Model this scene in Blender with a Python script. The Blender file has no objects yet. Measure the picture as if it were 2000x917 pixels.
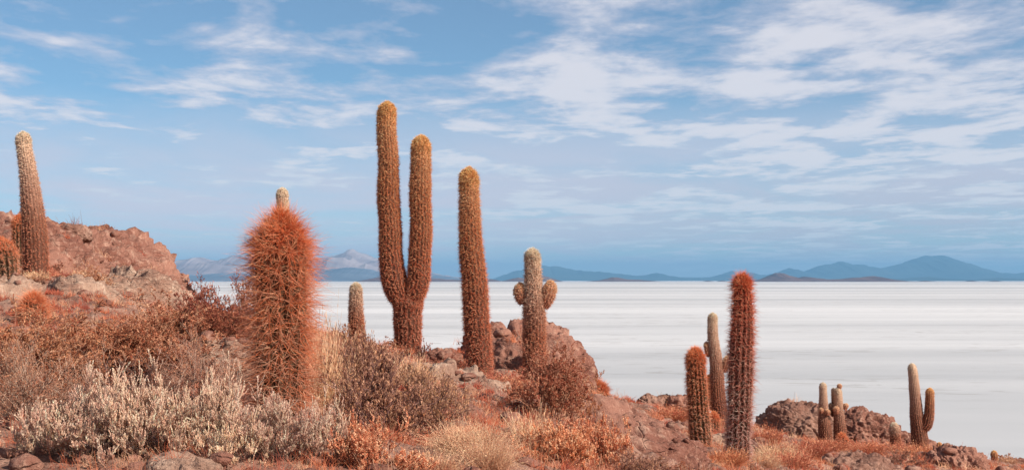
import bpy, math, random
import numpy as np
from mathutils import Vector

S = bpy.context.scene
COL = S.collection
F = 2747.0           # focal length in pixels of the 2000 px wide photograph
HOR = 546.6
CAMZ = 25.0

# ------------------------------------------------------------------ camera
cam = bpy.data.objects.new('camera', bpy.data.cameras.new('camera'))
COL.objects.link(cam)
cam.location = (0, 0, CAMZ)
cam.rotation_euler = (math.radians(90), 0, 0)
cam.data.sensor_width = 36.0
cam.data.lens = 36.0 * F / 2000.0
cam.data.shift_y = (HOR - 458.5) / 2000.0
cam.data.clip_start = 0.1
cam.data.clip_end = 400000.0
S.camera = cam

# ------------------------------------------------------------------ sun and sky
SUN_EL = math.radians(34)
SUN_AZ = math.radians(62)      # to the right of the direction from the scene back to the camera
sd = Vector((math.sin(SUN_AZ) * math.cos(SUN_EL), -math.cos(SUN_AZ) * math.cos(SUN_EL), math.sin(SUN_EL)))
sun = bpy.data.objects.new('sun', bpy.data.lights.new('sun', 'SUN'))
COL.objects.link(sun)
sun.data.energy = 4.8
sun.data.angle = math.radians(0.55)
sun.data.color = (1.0, 0.92, 0.82)
sun.rotation_euler = sd.to_track_quat('Z', 'Y').to_euler()
sun.location = (20, -10, 60)

W = bpy.data.worlds.new('World')
S.world = W
W.use_nodes = True
S.view_settings.view_transform = 'Standard'
S.view_settings.look = 'None'
S.view_settings.exposure = 0.67
S.view_settings.gamma = 1.0
S.view_settings.use_curve_mapping = False
S.cycles.use_denoising = True
S.cycles.max_bounces = 6
S.cycles.diffuse_bounces = 3
S.cycles.glossy_bounces = 2
S.cycles.transmission_bounces = 2
S.cycles.volume_bounces = 0
S.cycles.transparent_max_bounces = 6
S.cycles.caustics_reflective = False
S.cycles.caustics_refractive = False


class NT:
    """small helper to write node trees"""
    def __init__(s, nt):
        s.nt = nt
        nt.nodes.clear()

    def n(s, t, **kw):
        o = s.nt.nodes.new(t)
        for k, v in kw.items():
            if k == 'i':
                for a, b in v.items():
                    s.put(o, a, b)
            else:
                setattr(o, k, v)
        return o

    def put(s, o, a, b):
        sock = o.inputs[a]
        if isinstance(b, bpy.types.NodeSocket):
            s.nt.links.new(b, sock)
        else:
            sock.default_value = b

    def m(s, op, a, b=0.0, c=0.0, clamp=False):
        o = s.nt.nodes.new('ShaderNodeMath')
        o.operation = op
        o.use_clamp = clamp
        for i, v in enumerate((a, b, c)):
            s.put(o, i, v)
        return o.outputs[0]

    def mix(s, f, a, b):
        o = s.nt.nodes.new('ShaderNodeMix')
        o.data_type = 'RGBA'
        s.put(o, 0, f)
        s.put(o, 6, a)
        s.put(o, 7, b)
        return o.outputs[2]

    def rng(s, v, a, b, c=0.0, d=1.0, smooth=True):
        o = s.nt.nodes.new('ShaderNodeMapRange')
        o.interpolation_type = 'SMOOTHSTEP' if smooth else 'LINEAR'
        for i, x in enumerate((v, a, b, c, d)):
            s.put(o, i, x)
        return o.outputs[0]

    def noise(s, vec, scale, detail=5.0, rough=0.55, dist=0.0, dim='3D'):
        o = s.n('ShaderNodeTexNoise', noise_dimensions=dim)
        if vec is not None:
            s.put(o, 'Vector', vec)
        s.put(o, 'Scale', scale)
        s.put(o, 'Detail', detail)
        s.put(o, 'Roughness', rough)
        s.put(o, 'Distortion', dist)
        return o.outputs[0]


def c4(r, g, b):
    return (r, g, b, 1.0)


def srgb(r, g, b):
    f = lambda v: (v / 255 / 12.92) if v / 255 <= 0.04045 else ((v / 255 + 0.055) / 1.055) ** 2.4
    return np.array([f(r), f(g), f(b)])


t = NT(W.node_tree)
sky = t.n('ShaderNodeTexSky', sky_type='NISHITA', sun_disc=False, sun_elevation=SUN_EL,
          sun_rotation=math.radians(180) - SUN_AZ, altitude=3600.0, air_density=1.0, dust_density=0.6, ozone_density=1.6)
tc = t.n('ShaderNodeTexCoord')
sep = t.n('ShaderNodeSeparateXYZ', i={0: tc.outputs['Generated']})
X, Yd, Z = sep.outputs
zc = t.m('MAXIMUM', Z, 0.0)
den = t.m('ADD', zc, 0.035)
u = t.m('DIVIDE', X, den)
v = t.m('DIVIDE', Yd, den)
pv = t.n('ShaderNodeCombineXYZ', i={0: u, 1: t.m('MULTIPLY', v, 0.62), 2: 3.7}).outputs[0]
big = t.noise(pv, 0.6, 3.0, 0.5, 0.3)
mid = t.noise(pv, 1.9, 9.0, 0.56, 0.25)
fine = t.noise(pv, 6.5, 7.0, 0.62, 0.2)
# more cloud towards the right, a denser band in mid sky, thin veil low down
side = t.rng(X, -0.30, 0.22, -0.03, 0.05)
band = t.m('MULTIPLY', t.m('MULTIPLY', t.rng(Z, 0.065, 0.11), t.rng(Z, 0.18, 0.13)), 0.03)
base = t.m('ADD', t.m('ADD', t.m('MULTIPLY', big, 0.32), t.m('MULTIPLY', mid, 0.72)), t.m('ADD', side, t.m('ADD', band, t.m('MULTIPLY', fine, 0.20))))
thick = t.rng(base, 0.535, 0.77)
veil = t.m('MULTIPLY', t.rng(Z, 0.155, 0.07), t.rng(t.noise(pv, 0.5, 7.0, 0.6, 0.5), 0.30, 0.62, 0.5, 1.0))
mask = t.m('MAXIMUM', t.m('MULTIPLY', thick, 0.86), t.m('MULTIPLY', veil, 0.82))
mask = t.m('MAXIMUM', mask, 0.10)
low = t.rng(Z, 0.0, 0.10)
cloudc = t.mix(low, t.mix(t.rng(X, -0.2, 0.25), c4(9.4, 8.0, 8.8), c4(7.0, 6.2, 6.8)), c4(7.2, 6.9, 7.9))
cloudc = t.mix(t.rng(thick, 0.45, 1.0), cloudc, c4(8.9, 8.5, 8.9))
blue = t.n('ShaderNodeMix', data_type='RGBA', blend_type='MULTIPLY', i={0: 1.0, 6: sky.outputs[0], 7: c4(0.79, 1.12, 1.16)}).outputs[2]
skyc = t.mix(mask, blue, cloudc)
bg = t.n('ShaderNodeBackground', i={0: skyc, 1: 0.061})
t.n('ShaderNodeOutputWorld', i={0: bg.outputs[0]})

# ------------------------------------------------------------------ numpy tools
M32 = np.uint32


def _h(ix, iy, iz, seed):
    h = (ix.astype(np.int64) * 374761393 + iy.astype(np.int64) * 668265263 + iz.astype(np.int64) * 2147483647 // 3 + seed * 974634777) & 0xFFFFFFFF
    h = h.astype(np.uint64)
    h = ((h ^ (h >> np.uint64(13))) * np.uint64(1274126177)) & np.uint64(0xFFFFFFFF)
    h = ((h ^ (h >> np.uint64(16))) * np.uint64(2246822519)) & np.uint64(0xFFFFFFFF)
    return ((h ^ (h >> np.uint64(13))) & np.uint64(0xFFFFFF)).astype(np.float64) / 0xFFFFFF


def vnoise(P, seed=0):
    i = np.floor(P)
    f = P - i
    f = f * f * f * (f * (f * 6 - 15) + 10)
    i = i.astype(np.int64)
    r = 0
    for a in (0, 1):
        for b in (0, 1):
            for c in (0, 1):
                w = (f[:, 0] if a else 1 - f[:, 0]) * (f[:, 1] if b else 1 - f[:, 1]) * (f[:, 2] if c else 1 - f[:, 2])
                r = r + w * _h(i[:, 0] + a, i[:, 1] + b, i[:, 2] + c, seed)
    return r * 2 - 1


def fbm(P, octaves=4, seed=0, gain=0.5, ridged=False):
    r, a, s = 0, 1.0, 0.0
    for o in range(octaves):
        n = vnoise(P * (2.03 ** o) + o * 17.3, seed + o)
        if ridged:
            n = 1 - 2 * np.abs(n)
        r = r + a * n
        s += a
        a *= gain
    return r / s


def worley(P, seed=0):
    i = np.floor(P).astype(np.int64)
    f1 = np.full(len(P), 9.0)
    f2 = np.full(len(P), 9.0)
    cid = np.zeros(len(P))
    for a in (-1, 0, 1):
        for b in (-1, 0, 1):
            for c in (-1, 0, 1):
                jx, jy, jz = i[:, 0] + a, i[:, 1] + b, i[:, 2] + c
                q = np.stack([jx + _h(jx, jy, jz, seed), jy + _h(jx, jy, jz, seed + 1), jz + _h(jx, jy, jz, seed + 2)], 1)
                d = np.sqrt(((P - q) ** 2).sum(1))
                n = d < f1
                f2 = np.where(n, f1, np.minimum(f2, d))
                cid = np.where(n, _h(jx, jy, jz, seed + 3), cid)
                f1 = np.where(n, d, f1)
    return f1, f2, cid


def mesh_np(name, V, faces, mat, col=None, smooth=False):
    """faces: list of (n,k) int arrays"""
    me = bpy.data.meshes.new(name)
    V = np.asarray(V, dtype=np.float32)
    faces = [f for f in faces if len(f)]
    me.vertices.add(len(V))
    me.vertices.foreach_set('co', V.ravel())
    tot = np.concatenate([np.full(len(f), f.shape[1], np.int32) for f in faces])
    idx = np.concatenate([f.ravel() for f in faces]).astype(np.int32)
    me.loops.add(len(idx))
    me.loops.foreach_set('vertex_index', idx)
    me.polygons.add(len(tot))
    st = np.zeros(len(tot), np.int32)
    st[1:] = np.cumsum(tot)[:-1]
    me.polygons.foreach_set('loop_start', st)
    me.update(calc_edges=True)
    if smooth:
        me.polygons.foreach_set('use_smooth', np.ones(len(tot), bool))
    if col is not None:
        at = me.color_attributes.new('Col', 'FLOAT_COLOR', 'POINT')
        c = np.ones((len(V), 4), np.float32)
        c[:, :3] = col
        at.data.foreach_set('color', c.ravel())
    me.materials.append(mat)
    return me


def link(name, me, parent=None, loc=(0, 0, 0)):
    o = bpy.data.objects.new(name, me)
    COL.objects.link(o)
    o.location = loc
    if parent:
        o.parent = parent
    return o


def root(name, label, cat, loc, group=None):
    o = bpy.data.objects.new(name, None)
    COL.objects.link(o)
    o.location = loc
    o.empty_display_size = 0.1
    o['label'] = label
    o['category'] = cat
    if group:
        o['group'] = group
    return o


def tubes(P, R, s):
    """P (n,k,3) centre lines, R (n,k) radii -> verts, quads, and per-vertex polyline index"""
    n, k, _ = P.shape
    T = np.gradient(P, axis=1)
    T /= np.linalg.norm(T, axis=2, keepdims=True) + 1e-9
    ref = np.where(np.abs(T[:, :1, 2:3]) > 0.8, np.array([1.0, 0, 0]), np.array([0, 0, 1.0]))
    A = np.cross(T, np.broadcast_to(ref, T.shape))
    A /= np.linalg.norm(A, axis=2, keepdims=True) + 1e-9
    B = np.cross(T, A)
    th = np.arange(s) * 2 * math.pi / s
    V = P[:, :, None, :] + R[:, :, None, None] * (A[:, :, None, :] * np.cos(th)[None, None, :, None] + B[:, :, None, :] * np.sin(th)[None, None, :, None])
    V = V.reshape(-1, 3)
    i = np.arange(n)[:, None, None] * (k * s)
    j = np.arange(k - 1)[None, :, None] * s
    a = np.arange(s)[None, None, :]
    b = (a + 1) % s
    q = np.stack([i + j + a, i + j + b, i + j + s + b, i + j + s + a], -1).reshape(-1, 4)
    return V, q, np.repeat(np.arange(n), k * s)


def unit(v):
    return v / (np.linalg.norm(v, axis=-1, keepdims=True) + 1e-9)


def at(px, py, Y):
    return np.array([(px - 1000) / F * Y, Y, CAMZ - (py - HOR) / F * Y])


# ------------------------------------------------------------------ materials
def attr_mat(name, rough=0.8, trans=0.0, vary=0.0, spec=0.2, bump=0.0, bscale=60.0, tint=None):
    m = bpy.data.materials.new(name)
    m.use_nodes = True
    t = NT(m.node_tree)
    a = t.n('ShaderNodeAttribute', attribute_name='Col')
    c = a.outputs[0]
    if vary:
        oi = t.n('ShaderNodeObjectInfo')
        hs = t.n('ShaderNodeHueSaturation', i={0: t.m('ADD', 0.5, t.m('MULTIPLY', t.m('SUBTRACT', oi.outputs['Random'], 0.5), 0.02)),
                                               2: t.rng(oi.outputs['Random'], 0, 1, 1 - vary, 1 + vary, False), 4: c})
        c = hs.outputs[0]
    p = t.n('ShaderNodeBsdfPrincipled', i={'Base Color': c, 'Roughness': rough, 'Specular IOR Level': spec})
    if bump:
        tc = t.n('ShaderNodeTexCoord')
        b = t.n('ShaderNodeBump', i={'Strength': 0.8, 'Distance': bump, 'Height': t.noise(tc.outputs['Object'], bscale, 6, 0.65)})
        t.put(p, 'Normal', b.outputs[0])
    out = p.outputs[0]
    if trans:
        tr = t.n('ShaderNodeBsdfTranslucent', i={0: c})
        out = t.n('ShaderNodeMixShader', i={0: trans, 1: out, 2: tr.outputs[0]}).outputs[0]
    t.n('ShaderNodeOutputMaterial', i={0: out})
    return m


M_spine = attr_mat('cactus_spine', 0.55, 0.32, 0, 0.15)
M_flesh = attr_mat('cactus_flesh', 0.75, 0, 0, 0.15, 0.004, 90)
M_leaf = attr_mat('dry_leaf', 0.85, 0.25, 0.12, 0.1)
M_twig = attr_mat('dry_twig', 0.85, 0, 0.1, 0.1)


def rock_mat(name, c1, c2, c3, scale=1.0, bump=0.03, dark=0.5):
    m = bpy.data.materials.new(name)
    m.use_nodes = True
    t = NT(m.node_tree)
    geo = t.n('ShaderNodeNewGeometry')
    P = geo.outputs['Position']
    n1 = t.noise(P, 0.9 * scale, 8, 0.62, 0.4)
    n2 = t.noise(P, 5.0 * scale, 8, 0.7, 0.2)
    n3 = t.noise(P, 26.0 * scale, 5, 0.7)
    c = t.mix(t.rng(n1, 0.38, 0.62), c4(*c1), c4(*c2))
    c = t.mix(t.m('MULTIPLY', t.rng(n2, 0.50, 0.66), 0.8), c, c4(*c3))
    # fine mineral speckle and lichen
    c = t.mix(t.m('MULTIPLY', t.rng(n3, 0.56, 0.70), dark), c, c4(c1[0] * 0.35, c1[1] * 0.3, c1[2] * 0.32))
    c = t.mix(t.m('MULTIPLY', t.rng(n3, 0.44, 0.32), 0.55), c, c4(min(1, c3[0] * 1.2), min(1, c3[1] * 1.22), min(1, c3[2] * 1.22)))
    stretch = t.n('ShaderNodeMapping', i={0: P, 2: (0.25, 0.35, 0.12), 3: (1.0, 1.0, 2.6)})
    vo = t.n('ShaderNodeTexVoronoi', feature='DISTANCE_TO_EDGE', i={'Vector': t.n('ShaderNodeVectorMath', operation='ADD', i={0: stretch.outputs[0], 1: t.n('ShaderNodeVectorMath', operation='SCALE', i={0: t.n('ShaderNodeTexNoise', i={'Vector': P, 'Scale': 2.5, 'Detail': 4.0}).outputs[1], 3: 0.6}).outputs[0]}).outputs[0], 'Scale': 2.4 * scale})
    n4 = t.noise(P, 90.0, 3, 0.7)
    c = t.mix(t.m('MULTIPLY', t.rng(n4, 0.52, 0.68), 0.45), c, c4(c1[0] * 0.45, c1[1] * 0.42, c1[2] * 0.42))
    crack = t.rng(vo.outputs[0], 0.0, 0.05)
    crack2 = t.m('MAXIMUM', crack, t.rng(n1, 0.50, 0.56))
    h = t.m('ADD', t.m('ADD', t.m('MULTIPLY', n2, 0.9), t.m('ADD', t.m('MULTIPLY', n3, 0.45), t.m('MULTIPLY', n4, 0.12))), t.m('MULTIPLY', crack2, 0.25))
    b = t.n('ShaderNodeBump', i={'Strength': 1.0, 'Distance': bump * 2.2, 'Height': h})
    p = t.n('ShaderNodeBsdfPrincipled', i={'Base Color': c, 'Roughness': 0.92, 'Specular IOR Level': 0.15, 'Normal': b.outputs[0]})
    t.n('ShaderNodeOutputMaterial', i={0: p.outputs[0]})
    return m


M_rock = rock_mat('reddish_rock', (0.205, 0.082, 0.056), (0.32, 0.15, 0.105), (0.46, 0.27, 0.195))
M_pale = rock_mat('pale_rock', (0.26, 0.14, 0.098), (0.40, 0.25, 0.178), (0.54, 0.38, 0.28), 1.0, 0.03, 0.6)
M_dark = rock_mat('purple_brown_rock', (0.21, 0.10, 0.07), (0.31, 0.168, 0.12), (0.43, 0.262, 0.195), 1.0, 0.03)
M_soil = rock_mat('sandy_soil', (0.22, 0.105, 0.072), (0.34, 0.185, 0.132), (0.46, 0.285, 0.21), 1.3, 0.025, 0.6)

# ------------------------------------------------------------------ ground table: photo row of the ground at each (column, depth)
YK = [3, 5.5, 7, 9, 12, 16, 20, 24, 28, 33, 40, 48, 60, 85]
END = HOR + 27.5 / 85 * F
TAB = {
    -900: [1371, 930, 830, 715, 640, 570, 520, 450, 400, 390, 430, 600, 900, END],
    0: [1371, 930, 832, 720, 650, 592, 535, 500, 480, 480, 520, 640, 950, END],
    200: [1371, 925, 833, 745, 680, 620, 575, 545, 540, 560, 620, 760, 1000, END],
    330: [1371, 925, 832, 745, 690, 650, 625, 612, 620, 650, 720, 820, 1050, END],
    420: [1371, 925, 832, 742, 692, 668, 662, 664, 680, 700, 760, 850, 1080, END],
    600: [1371, 928, 836, 760, 705, 680, 668, 658, 655, 662, 720, 830, 1060, END],
    800: [1371, 940, 868, 812, 768, 744, 726, 708, 692, 698, 750, 860, 1060, END],
    950: [1371, 950, 882, 830, 790, 772, 760, 750, 745, 755, 815, 900, 1080, END],
    1100: [1380, 975, 918, 876, 826, 800, 780, 766, 768, 785, 840, 930, 1090, END],
    1220: [1420, 1060, 985, 935, 880, 845, 820, 800, 790, 792, 840, 930, 1090, END],
    1350: [1500, 1180, 1070, 1000, 940, 890, 858, 835, 822, 812, 832, 910, 1080, END],
    1460: [1560, 1250, 1150, 1060, 970, 908, 888, 868, 852, 838, 850, 920, 1080, END],
    1630: [1600, 1300, 1210, 1120, 1040, 965, 930, 908, 892, 880, 870, 900, 1050, END],
    1800: [1600, 1340, 1260, 1190, 1110, 1030, 980, 945, 920, 900, 880, 892, 1050, END],
    2000: [1600, 1360, 1300, 1240, 1170, 1090, 1030, 985, 955, 930, 914, 918, 1060, END],
    2300: [1600, 1380, 1330, 1290, 1230, 1160, 1100, 1060, 1030, 1010, 1000, 1020, 1150, END],
    2900: [1600, 1400, 1380, 1360, 1330, 1320, 1350, 1500, 1700, 2000, 2300, 2300, 2000, END],
}
_cols = sorted(TAB)
_lnY = np.linspace(math.log(3), math.log(85), 240)
_pxs = np.arange(-900, 2901, 10.0)
_T = np.array([np.interp(_lnY, np.log(YK), TAB[c]) for c in _cols])
_T = np.array([np.interp(_pxs, _cols, _T[:, j]) for j in range(240)]).T


def _gs(A, sig, ax):
    r = int(sig * 3)
    k = np.exp(-0.5 * (np.arange(-r, r + 1) / sig) ** 2)
    k /= k.sum()
    return np.apply_along_axis(lambda a: np.convolve(np.pad(a, r, mode='reflect', reflect_type='odd'), k, 'valid'), ax, A)


_T = _gs(_gs(_T, 4.0, 1), 3.0, 0)


def ground_base(x, y):
    Yc = np.clip(y, 3.0, 84.9)
    px = np.clip(1000 + x / Yc * F, -895, 2895)
    fi = (px + 900) / 10.0
    fj = (np.log(Yc) - _lnY[0]) / (_lnY[1] - _lnY[0])
    i = np.clip(fi.astype(int), 0, len(_pxs) - 2)
    j = np.clip(fj.astype(int), 0, 238)
    a, b = fi - i, fj - j
    row = (_T[i, j] * (1 - a) + _T[i + 1, j] * a) * (1 - b) + (_T[i, j + 1] * (1 - a) + _T[i + 1, j + 1] * a) * b
    return CAMZ - (row - HOR) / F * Yc


def ground(x, y):
    x = np.atleast_1d(np.asarray(x, float))
    y = np.atleast_1d(np.asarray(y, float))
    z = ground_base(x, y)
    P = np.stack([x, y, z * 0], 1)
    amp = np.clip((np.abs(y) - 1) / 8, 0.35, 1.6)
    z = z + amp * (0.09 * fbm(P * 0.8, 3, 5) + 0.05 * fbm(P * 2.6, 4, 9, 0.6, True) + 0.03 * fbm(P * 10, 3, 13, 0.65))
    return z


# ------------------------------------------------------------------ setting
def make_terrain():
    ys = np.concatenate([np.linspace(-5, 1.9, 40), np.exp(np.linspace(math.log(2), math.log(90), 760))])
    s = np.linspace(-1, 1, 1150)
    Yg, Sg = np.meshgrid(ys, s, indexing='ij')
    Xg = Sg * (3.2 + 0.5 * np.maximum(Yg, 0)) + 0
    x, y = Xg.ravel(), Yg.ravel()
    z = ground(x, y)
    V = np.stack([x, y, z], 1)
    ny, nx = Yg.shape
    i = np.arange(ny - 1)[:, None] * nx
    j = np.arange(nx - 1)[None]
    q = np.stack([i + j, i + j + 1, i + j + nx + 1, i + j + nx], -1).reshape(-1, 4)
    o = link('ground', mesh_np('ground', V, [q], M_soil, smooth=True))
    o['kind'] = 'structure'
    return o


ground_ob = make_terrain()


def make_salt():
    m = bpy.data.materials.new('salt_crust')
    m.use_nodes = True
    t = NT(m.node_tree)
    P = t.n('ShaderNodeNewGeometry').outputs['Position']

    def st(sx, sy):
        return t.n('ShaderNodeMapping', i={0: P, 3: (sx, sy, 1)}).outputs[0]
    a = t.noise(st(1 / 6000, 1 / 800), 1.0, 7, 0.62, 0.3)
    b = t.noise(st(1 / 700, 1 / 90), 1.0, 7, 0.55, 0.3)
    w = t.rng(a, 0.43, 0.60)
    w = t.m('ADD', t.m('MULTIPLY', w, 0.75), t.m('MULTIPLY', t.rng(b, 0.35, 0.65), 0.25))
    c = t.mix(w, c4(0.365, 0.37, 0.375), c4(0.60, 0.59, 0.58))
    d = t.noise(st(1 / 16, 1 / 8), 1.0, 6, 0.65, 0.6)
    e = t.noise(st(1 / 160, 1 / 60), 1.0, 3, 0.5, 0.0)
    streak = t.m('MULTIPLY', t.rng(d, 0.54, 0.62), t.rng(e, 0.46, 0.58))
    c = t.mix(t.m('MULTIPLY', streak, 0.5), c, c4(0.24, 0.22, 0.20))
    # faint wheel track
    bmp = t.n('ShaderNodeBump', i={'Strength': 0.25, 'Distance': 0.4, 'Height': d})
    p = t.n('ShaderNodeBsdfPrincipled', i={'Base Color': c, 'Roughness': 0.75, 'Specular IOR Level': 0.25, 'Normal': bmp.outputs[0]})
    t.n('ShaderNodeOutputMaterial', i={0: p.outputs[0]})
    L = 118000.0
    V = [(-L, -3000, 0), (L, -3000, 0), (L, L, 0), (-L, L, 0)]
    o = link('salt_flat', mesh_np('salt_flat', V, [np.array([[0, 1, 2, 3]])], m))
    o['kind'] = 'structure'


make_salt()


def hill_mat(name, c1, c2, sc):
    m = bpy.data.materials.new(name)
    m.use_nodes = True
    t = NT(m.node_tree)
    P = t.n('ShaderNodeNewGeometry').outputs['Position']
    n = t.noise(P, sc, 6, 0.6)
    p = t.n('ShaderNodeBsdfPrincipled', i={'Base Color': t.mix(t.rng(n, 0.35, 0.65), c4(*c1), c4(*c2)), 'Roughness': 0.95, 'Specular IOR Level': 0.05})
    t.n('ShaderNodeOutputMaterial', i={0: p.outputs[0]})
    return m


M_hill_pink = hill_mat('barren_mountain', (0.20, 0.16, 0.175), (0.33, 0.27, 0.27), 1 / 1500)
M_hill_blue = hill_mat('dark_mountain', (0.035, 0.06, 0.07), (0.06, 0.085, 0.09), 1 / 2500)
M_hill_near = hill_mat('blue_grey_hill', (0.09, 0.11, 0.15), (0.14, 0.16, 0.20), 1 / 1500)
M_hill_isle = hill_mat('brown_island', (0.085, 0.045, 0.04), (0.15, 0.085, 0.07), 1 / 400)


def ridge(name, sil, Y, depth, mat, rough=0.25, seed=1, step=1.0):
    sx = np.array([p[0] for p in sil], float)
    sy = np.array([p[1] for p in sil], float)
    px = np.arange(sx[0], sx[-1] + 0.01, step)
    py = np.interp(px, sx, sy)
    n = vnoise(np.stack([px / 9.0, px * 0, px * 0 + seed], 1), seed) * 0.8 + vnoise(np.stack([px / 3.5, px * 0, px * 0 + seed], 1), seed + 1) * 0.35
    hh = np.maximum(HOR + 25 / Y * F - py, 0)
    py = py - n * np.clip(hh / 12, 0, 1) * 1.2
    base = HOR + CAMZ / Y * F
    tt = np.linspace(-1, 1, 41)
    V = []
    for k, tv in enumerate(tt):
        Yk = Y + tv * depth
        x = (px - 1000) / F * Y * (1 + 0.0 * tv)
        H = np.maximum(base - py, 0) / F * Y
        prof = max(0.0, 1 - abs(tv)) ** 1.15
        P = np.stack([x / (depth * 0.28), np.full_like(x, Yk / (depth * 0.55)), np.full_like(x, seed * 3.1)], 1)
        er = fbm(P, 4, seed, 0.55, True)
        w = min(1.0, abs(tv) * 4) * prof
        z = H * (prof + rough * er * w) - 6 * abs(tv) ** 6
        V.append(np.stack([x, np.full_like(x, Yk), np.maximum(z, -8.0) - 1.0 * (abs(tv) > 0.98)], 1))
    V = np.array(V)
    nk, nx, _ = V.shape
    V = V.reshape(-1, 3)
    i = np.arange(nk - 1)[:, None] * nx
    j = np.arange(nx - 1)[None]
    q = np.stack([i + j, i + j + 1, i + j + nx + 1, i + j + nx], -1).reshape(-1, 4)
    o = link(name, mesh_np(name, V, [q], mat, smooth=True))
    o['kind'] = 'structure'
    return o


ridge('mountains', [(200, 545), (260, 530), (320, 512), (355, 508), (385, 502), (405, 510), (425, 508), (455, 499), (480, 504), (520, 512), (570, 515),
                    (605, 509), (640, 503), (665, 496), (682, 493), (698, 497), (725, 507), (760, 513), (800, 524), (850, 534), (900, 542), (950, 547)], 40000, 7000, M_hill_pink, 0.8, 3)
ridge('mountains', [(200, 545), (300, 540), (350, 534), (390, 537), (430, 532), (490, 534), (560, 536), (620, 531), (655, 524), (685, 521), (715, 525), (745, 531), (800, 531),
                    (835, 532), (870, 538), (900, 543), (960, 547)], 34000, 4000, M_hill_near, 0.2, 5)
ridge('mountains', [(955, 547), (975, 540), (1000, 530), (1030, 525), (1050, 519), (1063, 517), (1075, 520), (1090, 519), (1115, 525), (1140, 529), (1170, 530), (1205, 534),
                    (1235, 537), (1262, 537), (1285, 532), (1300, 537), (1325, 541), (1370, 541), (1400, 540), (1415, 535), (1440, 536), (1470, 541), (1510, 538), (1550, 545), (1590, 547)], 64000, 7000, M_hill_blue, 0.25, 8)
ridge('mountains', [(1385, 547), (1410, 535), (1430, 528), (1450, 530), (1480, 536), (1500, 536), (1525, 530), (1541, 523), (1558, 529), (1572, 533), (1600, 519),
                    (1622, 515), (1640, 510), (1665, 516), (1692, 517), (1708, 526), (1740, 520), (1770, 513), (1785, 505), (1808, 499), (1842, 499), (1860, 504), (1885, 516),
                    (1915, 526), (1945, 534), (1965, 533), (1985, 535), (2020, 531), (2100, 530), (2200, 525), (2300, 540), (2350, 547)], 70000, 8000, M_hill_blue, 0.3, 11)
ridge('hills', [(1700, 548), (1760, 543), (1810, 540), (1850, 544), (1905, 546), (1945, 542), (2000, 544), (2060, 540), (2150, 548)], 50000, 3000, M_hill_blue, 0.2, 15)
ridge('island', [(704, 550), (718, 545), (735, 541), (760, 539), (790, 541), (830, 541), (870, 545), (905, 546), (960, 544), (985, 550)], 24000, 1600, M_hill_isle, 0.3, 21)
ridge('island', [(975, 549.5), (1000, 544), (1012, 541), (1030, 543), (1060, 539), (1075, 542), (1100, 549.5)], 25000, 1500, M_hill_isle, 0.3, 23)
ridge('island', [(1140, 549.5), (1170, 547), (1185, 544), (1195, 541), (1207, 542), (1225, 545), (1250, 546), (1295, 549.5)], 25000, 1000, M_hill_isle, 0.3, 25, 0.5)
ridge('island', [(1470, 549.5), (1490, 544), (1505, 537), (1514, 532), (1530, 532), (1543, 538), (1556, 543), (1570, 540), (1585, 541), (1612, 545), (1640, 544.5),
                 (1665, 542), (1690, 541), (1703, 538), (1716, 540), (1735, 545), (1752, 548), (1785, 549.5)], 24000, 1500, M_hill_isle, 0.35, 27, 0.5)
for i_, (a_, b_) in enumerate(((1798, 1819), (1890, 1902), (1936, 1949), (1375, 1392), (1402, 1420))):
    ridge('island', [(a_, 549.4), (a_ + 3, 548), ((a_ + b_) / 2, 547.3), (b_ - 3, 548.2), (b_, 549.4)], 26000, 500, M_hill_isle, 0.2, 31 + i_, 0.5)


def make_haze():
    m = bpy.data.materials.new('haze')
    m.use_nodes = True
    t = NT(m.node_tree)
    vol = t.n('ShaderNodeVolumePrincipled')
    t.put(vol, 'Color', c4(0.24, 0.53, 0.84))
    t.put(vol, 'Density', HAZE)
    t.n('ShaderNodeOutputMaterial', i={'Volume': vol.outputs[0]})
    L = 120000.0
    a, b = -9.0, 1400.0
    V = [(-L, -4000, a), (L, -4000, a), (L, L, a), (-L, L, a), (-L, -4000, b), (L, -4000, b), (L, L, b), (-L, L, b)]
    q = np.array([[0, 3, 2, 1], [4, 5, 6, 7], [0, 1, 5, 4], [1, 2, 6, 5], [2, 3, 7, 6], [3, 0, 4, 7]])
    o = link('haze', mesh_np('haze', V, [q], m))
    o['kind'] = 'stuff'


HAZE = 2.0e-5
make_haze()

# ------------------------------------------------------------------ boulders
_ico = {}


def ico(n):
    if n not in _ico:
        import bmesh
        bm = bmesh.new()
        bmesh.ops.create_icosphere(bm, subdivisions=n, radius=1.0)
        V = np.array([v.co[:] for v in bm.verts])
        Fc = np.array([[v.index for v in f.verts] for f in bm.faces])
        bm.free()
        _ico[n] = (V, Fc)
    return _ico[n]


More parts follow.
